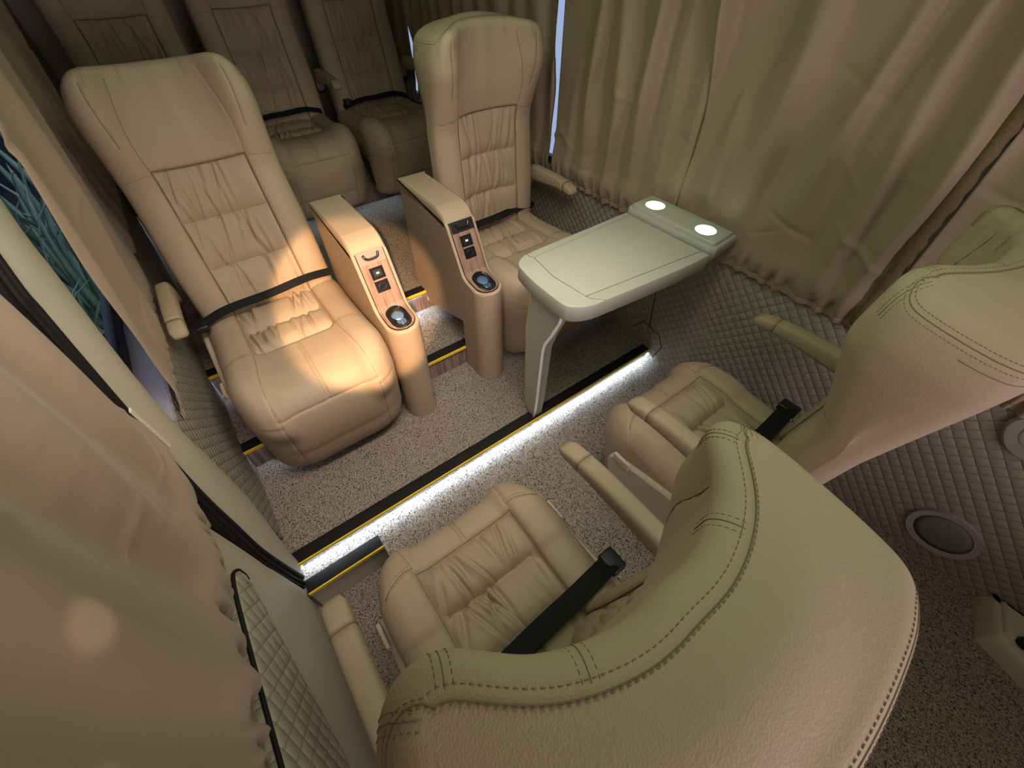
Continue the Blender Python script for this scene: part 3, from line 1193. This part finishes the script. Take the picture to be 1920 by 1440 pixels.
def curtain(name, label, xw, sg, y0, y1, z0, z1, nf, seed, amp=.028, hem=None, edge=None, gather=1.0, lean=0.0, group='window curtains', front=None, big=0.0, keep=None):
    rs = np.random.RandomState(seed)
    na = max(60, int(abs(y1 - y0) / .005))
    nz = 150
    a = np.linspace(0, 1, na)[None, :]
    v = (np.linspace(0, 1, nz) ** 1.5)[:, None]
    A_, V_ = np.broadcast_arrays(a, v)
    hz = z0 + (hem(y0 + (y1 - y0) * A_) if hem else 0)
    Z = hz + (z1 - hz) * V_
    zz = Z - hz
    w1, w2, w3 = wav(rs, 4, 2, 9), wav(rs, 4, 1, 5), wav(rs, 4, 1.5, 6)
    ph = 2 * PI * nf * A_ + 0.9 * w1(A_) + .55 * w2(zz * 2.2 + A_ * 3) * sstep(.05, .4, zz)
    f = (.5 + .5 * np.sin(ph + .5 * np.sin(ph))) ** 1.1 * (.72 + .28 * w3(A_ * 3.1 + .5 * zz))
    grow = .45 + .55 * sstep(.05, .5, zz)
    D = amp * f * grow
    D += big * (w3(A_ * 2.4 + zz * 1.6)) * .5 * sstep(.0, .3, zz)
    # diagonal creases
    for _ in range(int(6 + 10 * abs(y1 - y0))):
        ca, cz = rs.rand(), rs.uniform(.08, .7)
        ang = rs.uniform(-.8, .8)
        ln, wd = rs.uniform(.04, .12), rs.uniform(.006, .014)
        dy = (A_ - ca) * (y1 - y0)
        dz = zz - cz
        uu = dy * math.cos(ang) + dz * math.sin(ang)
        vv = -dy * math.sin(ang) + dz * math.cos(ang)
        D += rs.uniform(-1, 1) * .008 * np.exp(-(uu / ln) ** 2 - (vv / wd) ** 2)
    # gathered hem
    Lw = abs(y1 - y0)
    wg = wav(rs, 5, Lw / .05 * 2 * PI * .6, Lw / .03 * 2 * PI)
    g = np.exp(-(zz / .050) ** 2)
    D = D * (1 - .75 * g) + gather * (.0075 * wg(A_) * np.exp(-((zz - .015) / .045) ** 2) + .012 * np.exp(-((zz - .07) / .05) ** 2) - .004 * g)
    D -= .003 * np.exp(-((zz - .02) / .004) ** 2)
    Y = y0 + (y1 - y0) * A_ + .006 * w2(zz * 4 + 9 * A_) * np.sin(PI * A_)
    if front is not None:
        Y = front(A_, Z, Y)
    D = np.maximum(D, -.004)
    if keep:
        m = sstep(keep[0] - .03, keep[0], Y) * (1 - sstep(keep[1], keep[1] + .03, Y)) * (1 - sstep(.70, .78, Z))
        D = D * (1 - m) + np.minimum(D, .004) * m
    X = xw + sg * (.010 + D) + lean * (Z - z0)
    P = np.stack([X, Y, Z], -1)
    root = empty(name, (xw, (y0 + y1) / 2, z0))
    tag(root, label, 'curtain', group)
    V, F = grid(P - np.array([xw, (y0 + y1) / 2, z0]))
    o = mk('curtain_cloth', V, F, M['cloth'], root)
    md = o.modifiers.new('thick', 'SOLIDIFY')
    md.thickness = .0018
    md.offset = 0
    if edge == 'trim':
        e = (P[:, 0, :] - np.array([xw, (y0 + y1) / 2, z0]))
        q = e[::2]
        rings = []
        for i, p in enumerate(q):
            ww = .015 + .0022 * math.sin(i * 1.9) + .0015 * math.sin(i * .7)
            c = p + np.array([sg * .010, -.004, 0])
            rings.append([tuple(c + np.array([sg * dx, dy * ww, 0])) for dx, dy in ((-.006, -1), (.004, -1), (.007, 0), (.004, 1), (-.006, 1))])
        mk('edge_trim', *loft(rings), M['clothtrim'], root)
    if edge == 'seam':
        e = (P[:, 0, :] - np.array([xw, (y0 + y1) / 2, z0]))[::2]
        mk('edge_seam', *tube([tuple(p + np.array([sg * .001, -.002, 0])) for p in e], .0028, 6), M['clothtrim'], root)
    return root


XC = XR - .004
curtain('curtain', 'front end of the beige curtains on the right wall, past the dark trimmed edge', XC, -1, -.75, .144, .570, 1.66, 5, 31, .042, big=.02)
curtain('curtain', 'wide beige right wall curtain with dark braided edge, beside the front seat', XC, -1, .168, .858, .570, 1.66, 5, 32, .048, edge='trim', big=.026, keep=(.575, .98))
curtain('curtain', 'beige right wall curtain meeting a thin dark seam at the cup holder ledge', XC, -1, .862, 1.5595, .570, 1.66, 6, 33, .042, edge='seam', big=.012, keep=(.575, .98))
curtain('curtain', 'beige right wall curtain beside the upright seat, past the narrow window gap', XC, -1, 1.5645, 2.312, .570, 1.66, 6, 34, .042, edge='seam', big=.012)
curtain('curtain', 'small stretch of right wall curtain between two slits near the rear row', XC, -1, 2.319, 2.853, .60, 1.66, 5, 35, .034)
curtain('curtain', 'rearmost right wall curtain behind the rear row of seats', XC, -1, 2.861, 3.42, .60, 1.66, 4, 36, .034)

ld = curtain('curtain', 'near left door curtain filling the lower left corner, with small sun spots', XL - .004, 1, -.75, .750, .580, 1.60, 7.5, 41, .042,
             hem=lambda y: .125 * sstep(.61, .755, y) ** 1.5, big=.012)
tb = MB().add(bbox(-.002, .002, -.006, .006, 0, .115, .001, 1))
t = tb.build('hook_tape', M['white'], ld)
t.location = (.030, .755 + .0075 - .006, .135)


def lf(A_, Z, Y):
    y0 = 1.01 + .26 * (Z - .54)
    return y0 + (1.80 - y0) * A_


curtain('curtain', 'left window curtain pulled back beside the reclined seat, window glimpsed at its edge', XL - .005, 1, 1.0, 1.80, .545, 1.60, 3, 42, .030,
        lean=.07, front=lf, gather=.5)
curtain('curtain', 'darker left wall curtain behind the reclined seat towards the rear row', XL - .01, 1, 1.83, 2.62, .60, 1.60, 4, 43, .036, lean=.03)

# ------------------------------------------------------------------ consoles


def boolean_cut(o, cutters):
    for c in cutters:
        md = o.modifiers.new('b', 'BOOLEAN')
        md.operation = 'DIFFERENCE'
        md.object = c
        md.solver = 'EXACT'
    dg = bpy.context.evaluated_depsgraph_get()
    me = bpy.data.meshes.new_from_object(o.evaluated_get(dg))
    o.modifiers.clear()
    o.data = me
    me.set_sharp_from_angle(angle=R(35))
    for c in cutters:
        bpy.data.objects.remove(c)


CW = .061                # console half width
CFY = 1.075              # front of the console
YC = CFY + CW            # where the round front begins


def console(x, label):
    root = empty('armrest_console', (x, 1.35, 0))
    tag(root, label, 'console', 'armrest consoles')
    oy = 1.35
    prof = [(1.645, .665), (1.30, .665), (1.285, .655), (1.205, .492), (1.190, .480), (1.170, .474), (CFY + .006, .462), (CFY + .001, .458), (CFY, .450),
            (CFY, .30), (CFY, .15), (CFY, 0.002), (1.235, 0.002), (1.235, .255), (1.572, .162), (1.572, .2165), (1.645, .2165)]
    # finer steps along the front so the round end reads
    dense = []
    for (a, b), (c, d) in zip(prof, prof[1:] + prof[:1]):
        k = max(1, int(math.hypot(c - a, d - b) / .02))
        dense += [(a + (c - a) * t / k, b + (d - b) * t / k) for t in range(k)]
    dense = np.array(dense)
    xs = CW * np.sin(np.linspace(-PI / 2, PI / 2, 33))
    rings = []
    for t in xs:
        y, z = dense[:, 0].copy(), dense[:, 1]
        k = math.sqrt(max(0, 1 - (t / CW) ** 2))
        fr = y < YC
        y[fr] = YC - (YC - y[fr]) * k
        edge = .004 * max(0, (abs(t) / CW - .9) / .1) ** 2
        rings.append(np.c_[np.full(len(y), t), y - oy, np.clip(z - edge * (z > .3), 0, 9)])
    body = mk('console_body', *loft(rings), M['leather'], root, smooth='auto')

    # surface of the sloped and flat top: arc from lid to front
    tp = np.array([(1.300, .667), (1.287, .658), (1.205, .494), (1.190, .4815), (1.170, .4755), (1.120, .469), (CFY + .010, .464)])
    tl = np.r_[0, np.cumsum(np.linalg.norm(np.diff(tp, axis=0), axis=1))]
    LT = tl[-1]

    def surf(s, h=0.0):
        y = np.interp(s, tl, tp[:, 0])
        z = np.interp(s, tl, tp[:, 1])
        e = 1e-3
        ty = np.interp(s + e, tl, tp[:, 0]) - np.interp(s - e, tl, tp[:, 0])
        tz = np.interp(s + e, tl, tp[:, 1]) - np.interp(s - e, tl, tp[:, 1])
        n = np.array([tz, -ty])
        n = n / max(1e-9, np.linalg.norm(n))
        if n[1] < 0:
            n = -n
        return np.array([y + n[0] * h - oy, z + n[1] * h])

    def sheet(s0, s1, hw, h, roundend, h0=None):
        """closed thin plate lying on the slope"""
        N = 60
        V, F = [], []
        st = np.linspace(s0, s1, N)
        for k, s in enumerate(st):
            w = hw
            if roundend and s > s1 - hw:
                w = math.sqrt(max(1e-6, hw ** 2 - (s - (s1 - hw)) ** 2))
            for hh in (h, (h0 if h0 is not None else h - .004)):
                p = surf(s, hh)
                V += [(-w, p[0], p[1]), (w, p[0], p[1])]
        for k in range(N - 1):
            a, b = 4 * k, 4 * (k + 1)
            F += [(a, a + 1, b + 1, b), (a + 2, b + 2, b + 3, a + 3), (a, b, b + 2, a + 2), (a + 1, a + 3, b + 3, b + 1)]
        F += [(0, 2, 3, 1), (4 * N - 4, 4 * N - 3, 4 * N - 1, 4 * N - 2)]
        return V, F
    mk('panel_border', *sheet(.012, LT - .002, .0505, .0012, True), M['black'], root, smooth='auto')
    panel = mk('wood_panel', *sheet(.014, LT - .005, .0475, .0026, True), M['woodpanel'], root, smooth='auto')
    # catch plate under the lid
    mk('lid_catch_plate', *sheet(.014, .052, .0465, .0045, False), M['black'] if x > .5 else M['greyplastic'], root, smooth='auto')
    cp = surf(.026, .006)
    hp = [(-.026, *surf(.020, .008)), (-.022, *surf(.032, .010)), (-.012, *surf(.037, .010)), (.012, *surf(.037, .010)), (.022, *surf(.032, .010)), (.026, *surf(.020, .008))]
    mk('lid_catch', *tube(catmull(hp, 5, False), .0042, 8), M['gloss'], root)
    # two square outlets
    for k, (s0, s1) in enumerate(((.066, .106), (.112, .150))):
        o = mk('power_outlet' if k else 'usb_socket', *sheet(s0, s1, .0235, .0048, False), M['gloss'], root, smooth='auto')
        if k == 0:
            mk('usb_frame', *sheet(s0 + .009, s1 - .009, .014, .0060, False), M['black'], o, smooth='auto')
            mk('usb_light', *sheet(s0 + .0175, s1 - .0175, .0045, .0066, False), M['usb'], o, smooth='auto')
        else:
            c = surf((s0 + s1) / 2, .0052)
            rp = []
            for q in range(24):
                a = 2 * PI * q / 24
                p = surf((s0 + s1) / 2 + .010 * math.sin(a), .0054)
                rp.append((.013 * math.cos(a), p[0], p[1]))
            mk('socket_ring', *tube(rp, .0016, 6, True), M['black'], o)
            for sx in (-1, 1):
                p = surf((s0 + s1) / 2, .0056)
                mk('socket_hole', *bbox(sx * .006 - .0015, sx * .006 + .0015, p[0] - .003, p[0] + .003, p[1] - .002, p[1] + .002), M['rubber'], o, smooth=False)
    # cup holder: stadium bezel with a figure-of-eight well
    s0 = LT - .118
    s1 = LT - .010
    hw = .036

    def stadium(w, a, b, n=14):
        pts = []
        for q in range(n + 1):
            t = PI * q / n
            pts.append((w * math.cos(t), b - w + w * math.sin(t)))
        for q in range(n + 1):
            t = PI + PI * q / n
            pts.append((w * math.cos(t), a + w + w * math.sin(t)))
        return pts

    def on_surf(pts, h):
        return np.array([(px, *surf(ps, h)) for px, ps in pts])
    cut = []
    sc1, sc2 = s0 + .046, s0 + .078
    for sc, rr in ((sc1, .0225), (sc2, .0175)):
        c = surf(sc, 0)
        ring = [(rr * math.cos(2 * PI * q / 40), c[0] + rr * math.sin(2 * PI * q / 40)) for q in range(40)]
        cut.append((ring, c))

    def cutters():
        out = []
        for ring, c in cut:
            out.append(mk('cut', *loft([[(a, b, c[1] - .042) for a, b in ring], [(a, b, c[1] + .06) for a, b in ring]]), M['bluecup'], root, smooth=False))
        return out
    bez = MB()
    rg = [on_surf(stadium(hw, s0, s1), .0005), on_surf(stadium(hw, s0, s1), .0042), on_surf(stadium(hw - .004, s0 + .004, s1 - .004), .0058),
          on_surf(stadium(hw - .008, s0 + .008, s1 - .008), .0034)]
    bez.add(loft(rg))
    bz = bez.build('cup_holder', M['gloss'], root)
    bpy.context.view_layer.update()
    for ob in (body, panel, bz, [c for c in root.children if c.name.startswith('panel_border')][0]):
        boolean_cut(ob, cutters())
    for q, (ring, c) in enumerate(cut):
        rr = [(a * .985, c[0] + (b - c[0]) * .985) for a, b in ring]
        ins = [[(a, b, c[1] + .001) for a, b in rr], [(a, b, c[1] - .040) for a, b in rr]]
        ins = [ins[0], [(a, b, c[1] - .036) for a, b in rr], [(a * .9, c[0] + (b - c[0]) * .9, c[1] - .038) for a, b in rr], [(a * .02, c[0] + (b - c[0]) * .02, c[1] - .038) for a, b in rr]]
        if q == 0:
            V, F = loft(ins, True, False)
            k = mk('cup_well', V, F, M['bluecup'], bz)
        else:
            # the small well is open towards the large one
            V, F = loft(ins, True, False)
            cb = cut[0]
            rad = .0225 * .98
            keep = []
            for f in F:
                m = np.mean([V[i] for i in f], axis=0)
                if math.hypot(m[0], m[1] - cb[1][0]) > rad:
                    keep.append(f)
            k = mk('cup_well', V, keep, M['bluecup'], bz)
        arc = []
        R0 = (.0225 if q == 0 else .0175) * .90
        a0, a1 = ((PI * .02, PI * .98) if q == 0 else (-PI * .55, PI * .1))
        for t in np.linspace(a0, a1, 18):
            arc.append((R0 * math.cos(t), c[0] - R0 * math.sin(t) if q else c[0] + R0 * math.sin(t), c[1] - .033))
        mk('cup_light_ring', *tube(arc, .0045, 6), M['cupblue'], k)
    # padded lid
    lp = [(1.650, .660), (1.650, .694), (1.640, .702), (1.40, .700), (1.35, .697), (1.315, .684), (1.297, .662), (1.291, .646), (1.298, .643), (1.310, .655), (1.33, .660)]
    lpd = catmull(lp, 5)
    rings = []
    for t, e in ((-CW - .0005, .006), (-CW + .0005, .003), (-CW + .004, .0), (CW - .004, 0), (CW - .0005, .003), (CW + .0005, .006)):
        q = inset(lpd, e)
        rings.append(np.c_[np.full(len(q), t), q[:, 0] - oy, q[:, 1]])
    lid = mk('console_lid', *loft(rings), M['leather'], root, smooth='auto')
    ls = inset(lpd, .0)[:]
    for t in (-CW + .004, CW - .004):
        sel = [(t * 1.0, y - oy, z + .0004) for y, z in catmull(lp[2:8], 6, False)]
        mk('lid_seam', *tube(sel, .0008, 5), M['thread'], lid)
    return root


console(.364, 'sunlit left armrest console with cup holder and wood panel')
console(.719, 'shaded right armrest console with lit cup holder, next to the table')

# ------------------------------------------------------------------ fold-out table
tb = empty('folding_table', (.95, .78, .0))
tag(tb, 'pale fold-out table on a tapered leg beside the right console', 'table')
ox, oy = .95, .78
ol = [(1.236, .592), (1.10, .594), (.80, .620), (.745, .628), (.712, .642), (.690, .662), (.682, .69), (.684, .80), (.697, .895), (.712, .925), (.740, .944), (.80, .952), (1.10, .955), (1.236, .957)]
olc = dens(catmull(ol, 5, False))


def plate(ol_, z0, z1, bev, inset=inset):
    rings = []
    for ins, z in ((bev * 1.5, z0), (bev * .5, z0 + bev * .4), (0, z0 + bev * 1.4), (0, z1 - bev), (bev * .3, z1 - bev * .3), (bev, z1)):
        q = inset(ol_, ins)
        rings.append(np.c_[q[:, 0] - ox, q[:, 1] - oy, np.full(len(q), z)])
    return loft(rings)


tt = mk('tabletop', *plate(olc, .614, .672, .006), M['table'], tb, smooth='auto')
pn = np.array([(1.228, .622), (.760, .668), (.750, .80), (.768, .915), (1.228, .930)])
mk('writing_panel', *plate(pn, .670, .6735, .001, miter), M['table'], tb, smooth='auto')
gp = [(x - ox, y - oy, .6722) for x, y in miter(pn, -.001)]
mk('panel_groove', *tube(gp, .0011, 6, True), M['speaker'], tb)
mk('edge_groove', *tube([(.768 - ox, .915 - oy, .6722), (.760 - ox, .935 - oy, .6722), (.765 - ox, .952 - oy, .671)], .0010, 6), M['speaker'], tb)
mk('edge_groove', *tube([(.760 - ox, .668 - oy, .6722), (.768 - ox, .645 - oy, .6722), (.795 - ox, .622 - oy, .671)], .0010, 6), M['speaker'], tb)
# underside tray
mk('under_tray', *bbox(.80 - ox, 1.22 - ox, .65 - oy, .92 - oy, .596, .620, .010, 3), M['table'], tb, smooth='auto')
# leg: front plate with bright trims, and a thicker core
legp = [(.700, .606), (.705, .575), (.735, .50), (.765, .44), (.772, .40), (.785, .12), (.790, .06), (.800, .007), (.835, .007), (.853, .03), (.858, .08), (.866, .38), (.868, .45), (.858, .55), (.852, .606)]
legp = np.array(legp)


def yz_plate(pts, x0, x1, bev, dx=.0):
    rings = []
    for ins, x in ((bev, x0), (0, x0 + bev), (0, x1 - bev), (bev, x1)):
        q = miter(pts, ins)
        rings.append(np.c_[np.full(len(q), x - ox), q[:, 0] - oy, q[:, 1]])
    return loft(rings)


lg = mk('leg', *yz_plate(legp, .705, .722, .003), M['table'], tb, smooth='auto')
core = np.array([(.715, .615), (.720, .56), (.752, .48), (.775, .40), (.79, .10), (.80, .01), (.83, .01), (.845, .10), (.852, .38), (.845, .615)])
mk('leg_core', *yz_plate(core, .722, .755, .006), M['table'], lg, smooth='auto')
mk('bright_trim', *tube(np.c_[np.full(8, .7055 - ox), legp[:8, 0] + .001 - oy, legp[:8, 1]], .0055, 8), M['chrome'], lg)
mk('gold_trim', *tube(np.c_[np.full(6, .7055 - ox), legp[9:15, 0] - .001 - oy, legp[9:15, 1]], .0026, 8), M['gold'], lg)
mk('leg_foot', *bbox(.708 - ox, .752 - ox, .800 - oy, 0.832 - oy, .0055, .014, .003), M['table'], lg, smooth='auto')

# cup holder ledge on the wall
cu = empty('cup_holder_ledge', (1.31, .775, .69))
tag(cu, 'wall ledge with two brightly lit round cup holders at the table end', 'cup holder')
co = np.array([(1.384, .595), (1.255, .585), (1.240, .600), (1.237, .78), (1.240, .950), (1.255, .965), (1.384, .968)])
ox, oy = 1.31, .775


def cplate(p, rows):
    rings = []
    for ins, z in rows:
        q = miter(p, ins)
        rings.append(np.c_[q[:, 0] - ox, q[:, 1] - oy, np.full(len(q), z - .69)])
    return loft(rings)


lb = mk('ledge_body', *cplate(co, ((.030, .615), (.012, .630), (.002, .655), (0, .668), (0, .682), (.003, .687), (.010, .688))), M['table'], cu, smooth='auto')
lt = mk('ledge_top', *cplate(miter(co, .013), ((0, .680), (0, .696), (.002, .699), (.004, .700))), M['table'], cu, smooth='auto')


def cyl(cx, cy, r, z0, z1, n=48, r1=None):
    r1 = r1 or r
    return loft([[(cx + r * math.cos(2 * PI * k / n), cy + r * math.sin(2 * PI * k / n), z0) for k in range(n)],
                 [(cx + r1 * math.cos(2 * PI * k / n), cy + r1 * math.sin(2 * PI * k / n), z1) for k in range(n)]])


CUPS = ((1.312, .892), (1.308, .672))
bpy.context.view_layer.update()
for ob in (lb, lt):
    boolean_cut(ob, [mk('cut', *cyl(cx - ox, cy - oy, .036, -.045, .06), M['table'], cu) for cx, cy in CUPS])
for cx, cy in CUPS:
    V, F = loft([cyl(cx - ox, cy - oy, .0355, .0098, .0098)[0][:48], cyl(cx - ox, cy - oy, .0345, -.020, -.020)[0][:48]], True, False)
    w = mk('cup_wall', V, F, M['cupwall'], cu)
    mk('cup_base', *cyl(cx - ox, cy - oy, .0345, -.026, -.020), M['cupled'], w, smooth='auto')

# ------------------------------------------------------------------ speakers and front corner
sp = empty('speaker', (XR, -.388, .098))
tag(sp, 'round grey wall speaker low on the quilted wall behind the headrest', 'speaker')


def xdisc(r0, r1, x0, x1, n=56, sy=1.0, sz=1.0):
    rings = []
    for r, x in ((r0, x0), (r0, x1), (r1, x1 + .002), (r1, x0)):
        rings.append([(x, r * sy * math.cos(2 * PI * k / n), r * sz * math.sin(2 * PI * k / n)) for k in range(n)])
    rings.append(rings[0])
    return loft(rings, True, False)


mk('speaker_rim', *xdisc(.088, .070, .0, -.012), M['speakerring'], sp, smooth='auto')
rings = []
for r, x in ((.071, -.008), (.05, -.010), (.03, -.012), (.002, -.013)):
    rings.append([(x, r * math.cos(2 * PI * k / 40), r * math.sin(2 * PI * k / 40)) for k in range(40)])
mk('speaker_grille', *loft(rings), M['speaker'], sp)

vt = empty('wall_fitting', (XR, -.318, .545))
tag(vt, 'pale hexagonal wall fitting with a round cover at the right frame edge', 'fitting')
hexp = np.array([(.075, -.02), (.068, .03), (.03, .075), (-.06, .085), (-.10, .02), (-.09, -.05), (-.04, -.080), (.035, -.075)])
hx = catmull(hexp, 3)
rings = [np.c_[np.full(len(hx), x), inset(hx, i)] for i, x in ((0, .0), (0, -.012), (.006, -.020), (.014, -.022))]
mk('fitting_plate', *loft(rings), M['speakerring'], vt, smooth='auto')
mk('round_cover', *xdisc(.045, .041, -.020, -.024), M['speaker'], vt, smooth='auto')

bk = empty('floor_bracket', (1.42, -.72, -.05))
tag(bk, 'beige molded bracket with black screw in the lower right corner', 'bracket')
bp_ = dens([(-.002, .150), (-.145, .105), (-.180, -.015), (-.175, -.24), (-.002, -.24)])
rings = [np.c_[inset_s(bp_, i) if i > 0 else bp_, np.full(len(bp_), z)] for i, z in ((0, 0), (.001, .012), (.010, .050), (.016, .060), (.024, .064))]
mk('bracket_body', *loft(rings), M['cream'], bk, smooth='auto')
facet = dens([(-.015, .122), (-.118, .088), (-.150, -.012), (-.140, -.16), (-.015, -.18)])
rings = [np.c_[inset_s(facet, i) if i > 0 else facet, np.full(len(facet), z)] for i, z in ((0, .060), (.002, .070), (.008, .076), (.012, .077))]
mk('raised_face', *loft(rings), M['cream'], bk, smooth='auto')
V, F = cyl(-.112, .048, .019, .074, .088, 24, .016)
mk('screw_cap', V, F, M['screw'], bk, smooth='auto')

# ------------------------------------------------------------------ outside the left window
struct('wall_garden', bbox(-3.2, -3.1, -2, 9, -.9, 2.2), M['soil'])
struct('wall_garden_end', bbox(-3.1, XL - .5, 7.5, 7.6, -.9, 2.2), M['soil'])
struct('ground', bbox(-6, XL - .4, -3, 9, -.9, -.75), M['soil'])
rs = random.Random(5)
mb = MB()
for i in range(300):
    bx, by = rs.uniform(-1.35, -.80), rs.uniform(1.6, 4.4)
    L_, an = rs.uniform(.4, 1.0), rs.uniform(0, 2 * PI)
    h = rs.uniform(.7, 1.5)
    pts = []
    for k in range(8):
        u = k / 7
        pts.append((bx + math.cos(an) * L_ * .45 * u ** 1.6, by + math.sin(an) * L_ * .45 * u ** 1.6, -.75 + h * (1.6 * u - .75 * u * u)))
    P, T, N = frames(pts)
    rings = []
    for k, (p, t) in enumerate(zip(P, T)):
        sd = t.cross(Vector((0, 0, 1)))
        sd = sd.normalized() if sd.length > 1e-4 else Vector((1, 0, 0))
        w = .030 * (1 - (k / 7) ** 2) + .001
        rings.append([tuple(p - sd * w), tuple(p + Vector((0, 0, -.004))), tuple(p + sd * w), tuple(p + Vector((0, 0, .003)))])
    mb.add(loft(rings))
o = mb.build('grass_clump', M['leaf'], smooth=True)
tag(o, 'dark green strappy grass outside the left window', 'plant', kind='stuff')
